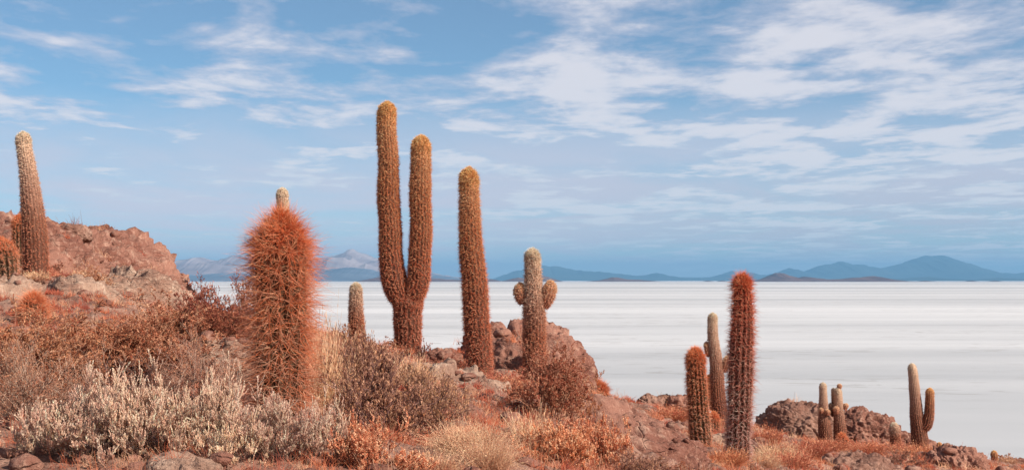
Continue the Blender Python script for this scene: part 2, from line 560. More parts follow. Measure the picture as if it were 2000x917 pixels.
def boulder(label, px, py, Y, rx, rz, ry, mat, seed, sub=6, rot=0.0, rough=1.0, power=2.4, name='boulder', cat='boulder', tilt=0.0, group=None):
    V, Fc = ico(sub)
    n = unit(V)
    k = (np.abs(n) ** power).sum(1) ** (-1 / power)
    P = n * k[:, None]
    RX, RZ = rx / F * Y, rz / F * Y
    RY = ry
    a = tilt
    P = P * np.array([RX, RY, RZ])
    R = (RX + RZ + RY) / 3
    q = P / R + seed * 7.7
    f1, f2, cid = worley(q * 1.7 + 0.25 * fbm(q * 2, 2, seed + 40)[:, None], seed)
    g1, g2, cid2 = worley(P / 0.34 * np.array([0.7, 0.7, 1.4]) + seed * 3.3 + 0.5 * fbm(P * 2.5, 2, seed + 44)[:, None], seed + 5)
    d = R * (0.13 * fbm(q * 1.1, 3, seed) + 0.16 * (cid - 0.5) * np.clip((f2 - f1) * 5, 0, 1) - 0.05 * (1 - np.clip((f2 - f1) * 7, 0, 1)))
    d = d + rough * (0.075 * (cid2 - 0.5) * np.clip((g2 - g1) * 5, 0, 1) - 0.03 * (1 - np.clip((g2 - g1) * 9, 0, 1)))
    d = d + rough * (0.07 * fbm(P * 3.5 * np.array([1, 1, 1.8]), 4, seed + 9, 0.6, True) + 0.026 * fbm(P * 14, 3, seed + 12, 0.65))
    # tilted beds that weather back into ledges
    bd = P[:, 2] * 0.94 + P[:, 0] * 0.3 + 0.12 * P[:, 1]
    hb = bd / (0.16 + 0.05 * R) + 1.1 * fbm(P * 0.9 + seed, 3, seed + 60)
    fb = hb - np.floor(hb)
    d = d + rough * 0.06 * (np.clip(fb * 1.25, 0, 1) - 1.6 * np.clip((fb - 0.8) * 5, 0, 1)) * np.clip(0.5 + 1.5 * fbm(P * 0.7 + 9, 2, seed + 61), 0, 1)
    nn = unit(P / np.array([RX, RY, RZ]) ** 2)
    P = P + nn * d[:, None]
    c, s = math.cos(a), math.sin(a)
    P = np.stack([P[:, 0] * c + P[:, 2] * s, P[:, 1], -P[:, 0] * s + P[:, 2] * c], 1)
    c, s = math.cos(rot), math.sin(rot)
    P = np.stack([P[:, 0] * c - P[:, 1] * s, P[:, 0] * s + P[:, 1] * c, P[:, 2]], 1)
    o = link(name, mesh_np(name, P, [Fc], mat, smooth=False), loc=tuple(at(px, py, Y)))
    o['label'] = label
    o['category'] = cat
    if group:
        o['group'] = group
    return o


boulder('huge reddish brown rock outcrop rising to the skyline behind the tall leaning cactus', 55, 650, 28, 310, 200, 5.0, M_rock, 3, 7, 0.0, 2.2, 2.35, 'rock_outcrop', 'rock', 0.10)
boulder('pale rounded rock face at the right foot of the big skyline outcrop', 262, 640, 24, 102, 106, 2.0, M_pale, 5, 7, 0.1, 1.3, 2.3, tilt=0.12)
boulder('low cream rock slab below the tall leaning cactus, above the red spiny clump', 165, 640, 19, 95, 85, 1.4, M_pale, 8, 6, 0.3, 1.2, 2.2, tilt=0.1)
boulder('pinkish low rock beside the left edge of the picture under the small red cacti', -10, 660, 17, 110, 110, 1.3, M_pale, 12, 6, 0.2, 1.2)
boulder('grey pink granular rock hump just left of the big spiny cactus', 440, 745, 9.3, 85, 78, 0.5, M_pale, 14, 6, 0.2, 0.7, 2.2)
boulder('dark ridged rock mound with a flat top behind the cactus with two buds', 1022, 778, 27, 126, 134, 3.0, M_rock, 17, 7, 0.0, 1.1, 2.5, tilt=0.22)
boulder('broad pink rock slab with a dark crevice in the middle of the slope', 880, 872, 13.5, 165, 148, 1.4, M_pale, 21, 7, 0.1, 0.9, 2.2, tilt=0.16)
boulder('long rock slope falling to the right below the little orange red cactus', 1180, 975, 13, 215, 190, 1.6, M_rock, 25, 7, 0.0, 1.0, 2.2, tilt=0.2)
boulder('pale stone between the red spiny cactus and the tallest right hand spiny cactus', 1405, 875, 20, 42, 26, 0.35, M_pale, 29, 6, 0.0, 0.7)
boulder('flat grey stone at the foot of the red spiny cactus', 1378, 890, 15.6, 34, 16, 0.2, M_dark, 31, 5, 0.0, 0.4)
boulder('big grey brown boulder left of the twin cacti with round buds', 1562, 860, 40, 82, 68, 1.1, M_dark, 34, 7, 0.3, 1.1, 2.5)
boulder('jagged reddish rock behind and right of the twin cacti with round buds', 1680, 868, 43, 82, 62, 1.2, M_rock, 37, 7, 0.2, 1.4, 2.5, tilt=0.15)
boulder('low dark red rock under the two armed cactus at the edge of the salt', 1772, 885, 43, 58, 34, 1.0, M_rock, 39, 6, 0.0, 1.3, tilt=0.2)
boulder('rounded reddish boulder in front of the tiny cactus stub near the lower right corner', 1868, 925, 33, 62, 47, 0.7, M_rock, 41, 7, 0.2, 1.3, 2.2, tilt=0.1)
boulder('dark pitted flat rock at the bottom edge below the twin cacti', 1668, 925, 23, 75, 34, 0.5, M_dark, 43, 6, 0.2, 0.9)
boulder('rough low rock in the lower right corner beyond the thin cactus', 1990, 925, 44, 62, 28, 0.9, M_rock, 46, 6, 0.0, 1.0)
boulder('largest of the brown rocks lying on the ridge left of the red spiny cactus', 1272, 788, 31, 26, 17, 0.3, M_dark, 50, 6, 0.1, 0.8, group='brown rocks on the ridge')
boulder('brown rock on the ridge touching the left side of the red spiny cactus', 1326, 787, 31, 26, 18, 0.3, M_rock, 52, 6, 0.4, 0.8, group='brown rocks on the ridge')
boulder('small knobbly rock between the two larger rocks on the ridge', 1299, 783, 31.5, 14, 12, 0.18, M_dark, 53, 5, 0.4, 0.5, group='brown rocks on the ridge')
boulder('lowest flat rock at the left end of the rocks on the ridge', 1240, 796, 30, 20, 11, 0.25, M_rock, 55, 5, 0.4, 0.5, group='brown rocks on the ridge')
boulder('pale flat stone between the single straight cactus and the cactus with two buds', 985, 736, 23, 28, 11, 0.3, M_pale, 57, 5, 0.0, 0.5)
boulder('low pale stone on the ridge right of the forked giant cactus', 862, 700, 26, 42, 15, 0.5, M_rock, 59, 6, 0.0, 0.6)
boulder('dark knobbly rock on the skyline just right of the tall leaning cactus', 145, 458, 26, 30, 15, 0.4, M_dark, 61, 6, 0.0, 0.8)
boulder('crumbly sandy rock at the bottom edge between the pale shrubs', 365, 934, 5.5, 75, 36, 0.14, M_pale, 63, 6, 0.2, 0.45)

bpy.context.view_layer.update()
DG = bpy.context.evaluated_depsgraph_get()


HZ = bpy.data.objects['haze']
HZ.hide_viewport = True
bpy.context.view_layer.update()


def drop(x, y):
    """height of the ground or rock at x, y, and whether it is a rock"""
    ok, loc, nor, _, ob, _ = S.ray_cast(DG, Vector((x, y, 60.0)), Vector((0, 0, -1)))
    if not ok:
        return None
    return loc.z, ob.name != 'ground', nor


# ------------------------------------------------------------------ cacti
def column(path, Y, ribs, spacing, nsp, slen, srad, pal, rs, hairy_top=1.0, seg=2, splay=(15, 80), up=0.0, tdense=1.0, ribd=0.10, bend=0.0, extend=0.5, flesh=None, tone=(0, 1), thj=0.02):
    """path [(px,py,width px)] bottom to top; returns (body verts, quads, colours), (spine verts, faces, colours), base point"""
    pts = np.array([at(p[0], p[1], Y) for p in path])
    rad = np.array([p[2] / 2 / F * Y for p in path])
    if extend:
        pts = np.vstack([pts[0] - np.array([0, 0, extend]), pts])
        rad = np.concatenate([[rad[0]], rad])
    sl = np.concatenate([[0], np.cumsum(np.linalg.norm(np.diff(pts, axis=0), axis=1))])
    L = sl[-1]
    ds = max(0.012, min(0.03, L / 60))
    s = np.linspace(0, L, max(24, int(L / ds)))
    C = np.stack([np.interp(s, sl, pts[:, i]) for i in range(3)], 1)
    Rr = np.interp(s, sl, rad)
    k = max(1, int(len(s) * 0.035))
    ker = np.ones(2 * k + 1) / (2 * k + 1)
    sm = lambda a: np.convolve(np.pad(a, k, mode='reflect', reflect_type='odd'), ker, 'valid')
    C = np.stack([sm(sm(C[:, i])) for i in range(3)], 1)
    Rr = np.abs(sm(Rr))
    # small irregularities of growth
    ph = rs.uniform(0, 100)
    Rr = Rr * (1 + 0.035 * vnoise(np.stack([s * 3.2 + ph, s * 0, s * 0], 1), 3) + 0.02 * vnoise(np.stack([s * 9 + ph, s * 0, s * 0], 1), 4))
    C[:, 0] += 0.10 * rad.mean() * vnoise(np.stack([s * 1.6 + ph, s * 0, s * 0], 1), 7)
    Rt = Rr[-1]
    Rtip = np.interp(L - Rr.max() * 1.2, s, Rr)
    dt = np.clip((L - s) / (Rtip * 1.25), 0, 1)
    Rr = Rr * np.sqrt(np.clip(1 - (1 - dt) ** 2, 0, 1)) + 1e-4
    T = unit(np.gradient(C, axis=0))
    A = unit(np.cross(T, np.array([0, 1.0, 0])))
    B = np.cross(T, A)
    nth = ribs * 6
    th = np.arange(nth) * 2 * math.pi / nth
    prof = 1 - ribd * (1 - np.abs(np.cos(ribs * th / 2)))
    V = C[:, None] + (Rr[:, None] * prof[None])[:, :, None] * (A[:, None] * np.cos(th)[None, :, None] + B[:, None] * np.sin(th)[None, :, None])
    n = len(s)
    V = V.reshape(-1, 3)
    i = np.arange(n - 1)[:, None] * nth
    a = np.arange(nth)[None]
    b = (a + 1) % nth
    q = np.stack([i + a, i + b, i + nth + b, i + nth + a], -1).reshape(-1, 4)
    vis0 = extend
    hfrac = lambda ss: tone[0] + (tone[1] - tone[0]) * np.clip((ss - vis0) / (L - vis0), 0, 1)
    fl = flesh if flesh is not None else pal['flesh']
    hh = hfrac(np.repeat(s, nth))
    fc = np.stack([np.interp(hh, pal['h'], [c[i] for c in fl]) for i in range(3)], 1)
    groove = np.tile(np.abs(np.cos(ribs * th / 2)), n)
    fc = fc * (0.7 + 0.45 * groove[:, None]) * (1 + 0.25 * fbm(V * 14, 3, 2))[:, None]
    # areoles
    ns = int(L / spacing)
    S0 = (np.arange(ns) + 0.5) / ns * L
    SS = (S0[:, None] + rs.uniform(-.3, .3, (ns, ribs)) * spacing).ravel()
    TH = np.tile(np.arange(ribs) * 2 * math.pi / ribs, ns) + rs.normal(0, thj, ns * ribs)
    # a crown of extra areoles near the growing tip
    ne = int(ribs * 10 * tdense)
    SS = np.concatenate([SS, L - rs.uniform(0, 1, ne) ** 1.3 * Rtip * 1.6])
    TH = np.concatenate([TH, rs.uniform(0, 2 * math.pi, ne)])
    SS = np.clip(SS, 0, L - 1e-3)
    ci = lambda arr: np.stack([np.interp(SS, s, arr[:, j]) for j in range(3)], 1)
    c, tt, aa, bb = ci(C), unit(ci(T)), unit(ci(A)), unit(ci(B))
    r = np.interp(SS, s, Rr)
    dr = np.interp(SS, s, np.gradient(Rr, s))
    rd = aa * np.cos(TH)[:, None] + bb * np.sin(TH)[:, None]
    nrm = unit(rd - tt * np.clip(dr, -6, 1)[:, None])
    o = c + rd * (r * 0.985)[:, None]
    O = np.repeat(o, nsp, 0)
    N = np.repeat(nrm, nsp, 0)
    Ax = np.repeat(tt, nsp, 0)
    H = hfrac(np.repeat(SS, nsp))
    m = len(O)
    al = np.radians(splay[0] + (splay[1] - splay[0]) * rs.uniform(0, 1, m) ** 0.8)
    w = unit(rs.normal(0, 1, (m, 3)))
    tang = unit(w - (w * N).sum(1, keepdims=True) * N)
    D = unit(N * np.cos(al)[:, None] + tang * np.sin(al)[:, None] + Ax * up)
    ln = slen[0] + (slen[1] - slen[0]) * rs.uniform(0, 1, m) ** 1.5
    ln = ln * np.interp(H, [0, 0.75, 1], [1, 1, hairy_top])
    ln = np.where(al < 0.7, ln, ln * 0.85)
    kk = seg + 1
    tpar = np.linspace(0, 1, kk)
    sag = rs.normal(0, 1, (m, 3)) * bend + np.array([0, 0, -bend * 0.8])
    P = O[:, None] + D[:, None] * (ln[:, None] * tpar[None])[:, :, None] + sag[:, None] * (ln[:, None] * tpar[None] ** 2)[:, :, None]
    Rad = srad * rs.uniform(0.7, 1.25, m)[:, None] * (1 - 0.93 * tpar[None] ** 1.2)
    SV, SQ, own = tubes(P, Rad, 3)
    sc = np.stack([np.interp(H, pal['h'], [x[i] for x in pal['spine']]) for i in range(3)], 1)
    alt = np.stack([np.interp(H, pal['h'], [x[i] for x in pal['alt']]) for i in range(3)], 1)
    pick = (rs.uniform(0, 1, m) < pal['altp'])[:, None]
    sc = np.where(pick, alt, sc) * rs.uniform(0.65, 1.3, m)[:, None]
    return (V, q, fc), (SV, SQ, np.clip(sc[own], 0, 0.9))


def lin(*cs):
    return [tuple(srgb(*c)) for c in cs]


PAL = {
    # tall mature cactus, rusty foot, straw coloured top
    'tall': dict(h=[0, .35, .7, .88, 1], flesh=lin((86, 52, 38), (92, 56, 42), (112, 72, 50), (150, 100, 68), (190, 128, 80)),
                 spine=lin((236, 164, 134), (240, 164, 124), (242, 174, 124), (242, 188, 142), (250, 198, 136)),
                 alt=lin((196, 100, 72), (208, 108, 74), (218, 128, 86), (228, 158, 110), (244, 176, 106)), altp=0.4),
    'pale': dict(h=[0, .35, .6, .85, 1], flesh=lin((92, 56, 42), (104, 66, 50), (136, 98, 80), (170, 136, 112), (200, 168, 140)),
                 spine=lin((236, 156, 124), (236, 166, 130), (236, 194, 168), (240, 208, 184), (248, 222, 196)),
                 alt=lin((184, 98, 68), (190, 108, 78), (212, 158, 130), (226, 184, 156), (240, 206, 172)), altp=0.4),
    'red': dict(h=[0, .35, .7, .9, 1], flesh=lin((74, 54, 38), (78, 56, 38), (84, 56, 38), (92, 54, 36), (104, 56, 36)),
                spine=lin((250, 190, 162), (250, 178, 144), (250, 168, 130), (250, 162, 120), (250, 160, 112)),
                alt=lin((224, 144, 106), (228, 138, 94), (230, 132, 86), (230, 124, 78), (236, 124, 74)), altp=0.42),
    'mauve': dict(h=[0, .35, .7, .9, 1], flesh=lin((82, 56, 44), (82, 54, 42), (88, 52, 40), (96, 48, 36), (110, 54, 38)),
                  spine=lin((244, 200, 186), (242, 192, 172), (242, 166, 138), (244, 154, 116), (244, 150, 104)),
                  alt=lin((190, 118, 104), (194, 110, 92), (206, 102, 76), (210, 96, 66), (218, 94, 62)), altp=0.4),
    'bud': dict(h=[0, .5, 1], flesh=lin((130, 76, 56), (150, 100, 76), (176, 124, 94)),
                spine=lin((230, 166, 138), (240, 192, 158), (250, 210, 172)),
                alt=lin((202, 118, 88), (220, 156, 120), (244, 160, 100)), altp=0.35),
}


def build_cactus(label, Y, parts, group, name='columnar_cactus', seed=0, single_ok=False):
    """parts: list of (part name, path, palette, options)"""
    rs = np.random.RandomState(seed + 11)
    p0 = parts[0][1][0]
    base = at(p0[0], p0[1], Y)
    r = root(name, label, 'cactus', tuple(base), group)
    for pn, path, pal, op in parts:
        op = dict(op)
        yo = op.pop('yo', 0.0)
        (V, q, c), (SV, SQ, SC) = column(path, Y + yo, pal=PAL[pal], rs=rs, **op)
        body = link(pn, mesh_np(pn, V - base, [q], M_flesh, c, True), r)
        sp = link('spines', mesh_np('spines', SV - base, [SQ], M_spine, SC), body)
        sp['kind'] = 'stuff'
    return r


def opt(Y, **kw):
    """fine spined column at depth Y"""
    d = dict(ribs=20, spacing=0.032, nsp=11, slen=(0.02, 0.08), srad=0.00016 * Y, splay=(10, 72), hairy_top=0.9, bend=0.12, ribd=0.045, thj=0.06)
    d.update(kw)
    return d


GC = 'mature columnar cacti'
GR = 'young red spined cacti'
build_cactus('giant forked cactus, its left column the tallest thing in the picture', 28, [
    ('trunk', [(798, 690, 50), (797, 640, 50), (795, 605, 52), (795, 585, 58), (796, 566, 54)], 'tall', opt(28, nsp=12, hairy_top=0.7, tone=(0, 0.22))),
    ('arm', [(787, 590, 34), (778, 572, 46), (770, 548, 46), (766, 515, 44), (763, 470, 43), (759, 400, 40), (757, 300, 36), (756, 240, 34), (755, 200, 32)], 'tall', opt(28, nsp=12, extend=0, yo=-0.03, tone=(0.2, 1))),
    ('arm', [(801, 592, 30), (810, 572, 40), (817, 548, 41), (820, 510, 40), (821, 450, 40), (821, 400, 39), (822, 330, 37), (822, 290, 35), (822, 266, 32)], 'tall', opt(28, nsp=12, extend=0, yo=-0.06, tone=(0.2, 1))),
], GC, seed=1)
build_cactus('single straight tall cactus without arms just right of the forked giant', 22, [
    ('trunk', [(938, 745, 47), (936, 690, 47), (930, 620, 47), (926, 560, 46), (922, 500, 43), (919, 440, 39), (918, 390, 35), (917, 350, 35), (917, 330, 34)], 'tall', opt(22, slen=(0.025, 0.085), nsp=10)),
    ('growing_tip', [(917, 338, 10), (917, 325, 7)], 'bud', opt(22, ribs=8, extend=0, slen=(0.01, 0.03))),
], GC, seed=2)
build_cactus('cactus with one round bud arm raised on each side', 24, [
    ('trunk', [(1044, 745, 43), (1043, 680, 42), (1042, 610, 40), (1041, 585, 38), (1040, 545, 29), (1040, 510, 27), (1040, 487, 26)], 'pale', opt(24)),
    ('arm', [(1022, 592, 12), (1018, 584, 22), (1015, 570, 24), (1015, 556, 20), (1014, 553, 18)], 'bud', opt(24, ribs=14, extend=0, slen=(0.015, 0.05))),
    ('arm', [(1062, 600, 14), (1067, 590, 24), (1072, 575, 28), (1075, 560, 25), (1076, 548, 20)], 'bud', opt(24, ribs=14, extend=0, slen=(0.015, 0.05))),
], GC, seed=3)
build_cactus('tall pale topped cactus leaning left on the rocky outcrop at the far left', 20, [
    ('trunk', [(71, 536, 48), (71, 500, 47), (69, 460, 46), (66, 420, 44), (62, 390, 40), (57, 350, 33), (52, 315, 29), (48, 290, 27), (46, 258, 26)], 'pale', opt(20, slen=(0.012, 0.05), nsp=9)),
], GC, seed=4)
build_cactus('slender cactus whose pale tip shows above the big bristly cactus', 36, [
    ('trunk', [(555, 672, 26), (553, 500, 25), (552, 430, 24), (552, 395, 22), (551, 367, 21)], 'pale', opt(36, slen=(0.02, 0.06), nsp=7)),
], GC, seed=5)
build_cactus('short cream headed cactus standing alone against the salt left of the forked giant', 30, [
    ('trunk', [(697, 662, 28), (697, 630, 27), (695, 590, 23), (694, 553, 19)], 'pale', opt(30, slen=(0.025, 0.07), nsp=9)),
], GC, seed=6)
build_cactus('slim brown cactus with small side buds between the two red spined cacti', 31, [
    ('trunk', [(1406, 828, 32), (1403, 780, 29), (1399, 720, 24), (1394, 670, 20), (1391, 611, 17)], 'pale', opt(31, slen=(0.012, 0.045))),
    ('arm', [(1385, 696, 6), (1382, 688, 11), (1380, 674, 11), (1379, 667, 9)], 'bud', opt(31, ribs=10, extend=0, slen=(0.01, 0.035), nsp=6)),
    ('arm', [(1412, 726, 9), (1416, 716, 15), (1419, 704, 15), (1420, 695, 11)], 'bud', opt(31, ribs=10, extend=0, slen=(0.015, 0.05), nsp=6)),
    ('arm', [(1391, 800, 8), (1387, 785, 10), (1386, 750, 9), (1385, 731, 8)], 'tall', opt(31, ribs=10, extend=0, yo=0.25, slen=(0.01, 0.035), nsp=6)),
], GC, seed=7)
build_cactus('left one of the twin cacti with round buds, plain grey tip', 38, [
    ('trunk', [(1613, 872, 27), (1611, 835, 25), (1609, 808, 20), (1609, 780, 16), (1608, 746, 14)], 'pale', opt(38, slen=(0.01, 0.03), nsp=6, spacing=0.045)),
    ('bud', [(1604, 806, 8), (1604, 796, 11)], 'bud', opt(38, ribs=8, extend=0, yo=-0.12, slen=(0.01, 0.03), nsp=5)),
    ('bud', [(1616, 810, 9), (1617, 799, 12)], 'bud', opt(38, ribs=8, extend=0, yo=-0.16, slen=(0.01, 0.03), nsp=5)),
], GC, seed=8)
build_cactus('right one of the twin cacti with round buds, ball shaped bud on its tip', 38, [
    ('trunk', [(1641, 876, 27), (1640, 835, 24), (1638, 800, 19), (1637, 775, 17), (1636, 756, 14)], 'pale', opt(38, slen=(0.01, 0.03), nsp=6, spacing=0.045)),
    ('bud', [(1639, 759, 7), (1640, 749, 10)], 'bud', opt(38, ribs=8, extend=0, slen=(0.01, 0.03), nsp=5)),
    ('bud', [(1634, 808, 9), (1633, 793, 13)], 'bud', opt(38, ribs=8, extend=0, yo=-0.15, slen=(0.01, 0.03), nsp=5)),
    ('bud', [(1649, 800, 8), (1653, 787, 12)], 'bud', opt(38, ribs=8, extend=0, slen=(0.01, 0.03), nsp=5)),
    ('arm', [(1632, 810, 6), (1628, 790, 8), (1628, 757, 8)], 'pale', opt(38, ribs=10, extend=0, yo=0.15, slen=(0.01, 0.03), nsp=5)),
    ('arm', [(1627, 812, 6), (1623, 802, 8), (1622, 786, 8)], 'pale', opt(38, ribs=10, extend=0, yo=0.1, slen=(0.01, 0.03), nsp=5)),
], GC, seed=9)
build_cactus('brown cactus with one thick upturned arm at the edge of the salt, lower right', 40, [
    ('trunk', [(1798, 876, 32), (1796, 850, 31), (1793, 825, 28), (1789, 795, 23), (1785, 760, 20), (1780, 709, 16)], 'pale', opt(40, slen=(0.01, 0.035), nsp=6, spacing=0.045)),
    ('arm', [(1796, 838, 12), (1804, 838, 17), (1811, 829, 20), (1815, 808, 19), (1816, 780, 17), (1816, 757, 16)], 'tall', opt(40, ribs=14, extend=0, yo=-0.1, slen=(0.01, 0.04), nsp=6)),
], GC, seed=10)
build_cactus('stubby cream cactus on the rocks between the twin cacti and the one armed cactus', 39, [
    ('trunk', [(1749, 868, 20), (1747, 845, 19), (1745, 825, 17)], 'pale', opt(39, slen=(0.02, 0.05), nsp=7)),
], GC, seed=11)
build_cactus('tiny cactus stub peeping up behind the rounded boulder at the lower right', 42, [
    ('trunk', [(1837, 890, 11), (1836, 875, 11), (1834, 863, 10)], 'tall', opt(42, ribs=12, slen=(0.01, 0.04), nsp=6)),
], GC, seed=12)
build_cactus('thin low cactus cut by the bottom edge in the lower right corner', 43, [
    ('trunk', [(1945, 925, 15), (1943, 900, 14), (1941, 879, 12)], 'tall', opt(43, ribs=12, slen=(0.01, 0.04), nsp=6)),
], GC, seed=13)

# the near bristly one, long needles
build_cactus('thick bristly orange cactus with very long spines, nearest the camera behind the pale shrubs', 7.0, [
    ('trunk', [(549, 845, 88), (549, 780, 92), (549, 700, 96), (547, 600, 100), (545, 520, 100), (546, 470, 92), (548, 445, 80), (549, 424, 64)], 'red',
     dict(ribs=15, spacing=0.025, nsp=14, slen=(0.05, 0.18), srad=0.0012, seg=3, splay=(3, 72), hairy_top=0.72, tdense=1.0, bend=0.16, ribd=0.22, extend=0.1)),
], GR, 'bristly_cactus', 20)


def redopt(Y, **kw):
    d = dict(ribs=14, spacing=0.034, nsp=11, slen=(0.02, 0.12), srad=0.00014 * Y, seg=2, splay=(5, 78), hairy_top=1.15, tdense=1.5, bend=0.12, ribd=0.2)
    d.update(kw)
    return d


build_cactus('tallest right hand cactus, bristly mauve and rust, standing alone near the bottom edge', 16, [
    ('trunk', [(1443, 912, 42), (1443, 860, 44), (1445, 780, 46), (1448, 700, 45), (1451, 640, 42), (1451, 600, 38), (1450, 565, 30), (1449, 540, 18)], 'mauve', redopt(16, slen=(0.03, 0.12), ribs=14, nsp=11, srad=0.0022)),
], GR, 'bristly_cactus', 21)
build_cactus('stout rust red bristly cactus left of the slim brown cactus on the right', 18, [
    ('trunk', [(1368, 868, 40), (1364, 820, 40), (1361, 760, 38), (1358, 710, 34), (1357, 682, 28)], 'red', redopt(18, slen=(0.02, 0.08), ribs=16)),
], GR, 'bristly_cactus', 22)
build_cactus('small orange bristly cactus tucked behind the foot of the stout rust red one', 24, [
    ('trunk', [(1395, 850, 20), (1395, 830, 22), (1393, 806, 18)], 'red', redopt(24, slen=(0.02, 0.06))),
], GR, 'bristly_cactus', 23)
build_cactus('little orange red bristly cactus alone on the skyline right of the rock mound', 26, [
    ('trunk', [(1182, 792, 24), (1176, 775, 26), (1170, 757, 20), (1168, 750, 14)], 'red', redopt(26, slen=(0.04, 0.17))),
], GR, 'bristly_cactus', 24)
build_cactus('small ring of orange spines, cactus at the foot of the twin cacti', 35, [
    ('trunk', [(1646, 887, 22), (1645, 866, 26), (1644, 846, 18)], 'red', redopt(35, slen=(0.03, 0.09), ribs=10, nsp=7)),
], GR, 'bristly_cactus', 25)
build_cactus('rust red bristly cactus close behind the tall leaning cactus on the outcrop', 22, [
    ('trunk', [(40, 500, 28), (38, 460, 28), (37, 435, 25), (36, 422, 20)], 'red', redopt(22, slen=(0.015, 0.05))),
], GR, 'bristly_cactus', 26)
build_cactus('round orange bristly cactus cut by the left edge of the picture', 17.3, [
    ('trunk', [(12, 528, 42), (9, 500, 46), (4, 478, 40), (0, 468, 28)], 'red', redopt(17.3, slen=(0.02, 0.085))),
], GR, 'bristly_cactus', 27)
build_cactus('squat crimson bristly cactus half sunk in the brown shrubs at the left', 12.5, [
    ('trunk', [(66, 650, 52), (66, 610, 52), (67, 590, 44), (68, 578, 30)], 'red', redopt(12.5, slen=(0.03, 0.12), nsp=9)),
], GR, 'bristly_cactus', 28)

# ------------------------------------------------------------------ shrubs
def grow(rs, n0, nums, spread, L0, ratio, ang, upw, droop=0.0, base_r=0.05, k=5, wig=0.12):
    """list of levels; each (n,k,3) polylines"""
    az = rs.uniform(0, 2 * math.pi, n0)
    el = np.radians(rs.uniform(spread[0], spread[1], n0))
    D = np.stack([np.cos(az) * np.cos(el), np.sin(az) * np.cos(el), np.sin(el)], 1)
    O = np.stack([np.cos(az) * base_r * rs.uniform(0, 1, n0), np.sin(az) * base_r * rs.uniform(0, 1, n0), np.full(n0, -0.02)], 1)
    Ln = L0 * rs.uniform(0.65, 1.1, n0)
    levels = []
    tp = np.linspace(0, 1, k)

    def line(O, D, Ln, up):
        n = len(O)
        bend = rs.normal(0, wig, (n, 3)) + np.array([0, 0, up])
        P = O[:, None] + D[:, None] * (Ln[:, None] * tp)[:, :, None] + bend[:, None] * (Ln[:, None] * tp ** 2)[:, :, None]
        P[:, 1:] += rs.normal(0, 0.02, (n, k - 1, 3)) * Ln[:, None, None]
        return P
    P = line(O, D, Ln, upw[0])
    levels.append(P)
    for li, num in enumerate(nums):
        par = levels[-1]
        m = len(par) * num
        pi = np.repeat(np.arange(len(par)), num)
        tt = rs.uniform(0.3, 1.0, m)
        fi = tt * (k - 1)
        a = np.minimum(fi.astype(int), k - 2)
        f = (fi - a)[:, None]
        O = par[pi, a] * (1 - f) + par[pi, a + 1] * f
        T = unit(par[pi, a + 1] - par[pi, a])
        pl = np.linalg.norm(par[pi, -1] - par[pi, 0], axis=1)
        D = unit(T + unit(rs.normal(0, 1, (m, 3))) * ang)
        Ln = pl * ratio * rs.uniform(0.5, 1.2, m) * (1.15 - 0.4 * tt)
        levels.append(line(O, D, Ln, upw[min(li + 1, len(upw) - 1)]))
    return levels


def leaves(rs, P, per, ln, wd, t0, ang, upb, cols, pw=1.0, tipcol=None):
    n, k, _ = P.shape
    m = n * per
    pi = np.repeat(np.arange(n), per)
    tt = t0 + (1 - t0) * rs.uniform(0, 1, m) ** pw
    fi = tt * (k - 1)
    a = np.minimum(fi.astype(int), k - 2)
    f = (fi - a)[:, None]
    O = P[pi, a] * (1 - f) + P[pi, a + 1] * f
    T = unit(P[pi, a + 1] - P[pi, a])
    D = unit(T + unit(rs.normal(0, 1, (m, 3))) * ang + np.array([0, 0, upb]))
    w = unit(np.cross(D, rs.normal(0, 1, (m, 3))))
    L = ln * rs.uniform(0.6, 1.35, m)[:, None]
    Wd = wd * rs.uniform(0.7, 1.3, m)[:, None]
    nn = np.cross(D, w)
    V = np.stack([O, O + D * L * 0.5 + w * Wd + nn * Wd * 0.3, O + D * L, O + D * L * 0.5 - w * Wd + nn * Wd * 0.3], 1).reshape(-1, 3)
    q = np.arange(m * 4).reshape(-1, 4)
    cols = np.array(cols)
    tw = rs.randint(0, len(cols), n)[pi]                 # each twig leans to one colour
    pick = np.where(rs.uniform(0, 1, m) < 0.75, tw, rs.randint(0, len(cols), m))
    c = cols[pick] * (rs.uniform(0.85, 1.15, n)[pi] * rs.uniform(0.9, 1.1, m))[:, None]
    return V, q, np.repeat(np.clip(c, 0, 0.9), 4, 0)


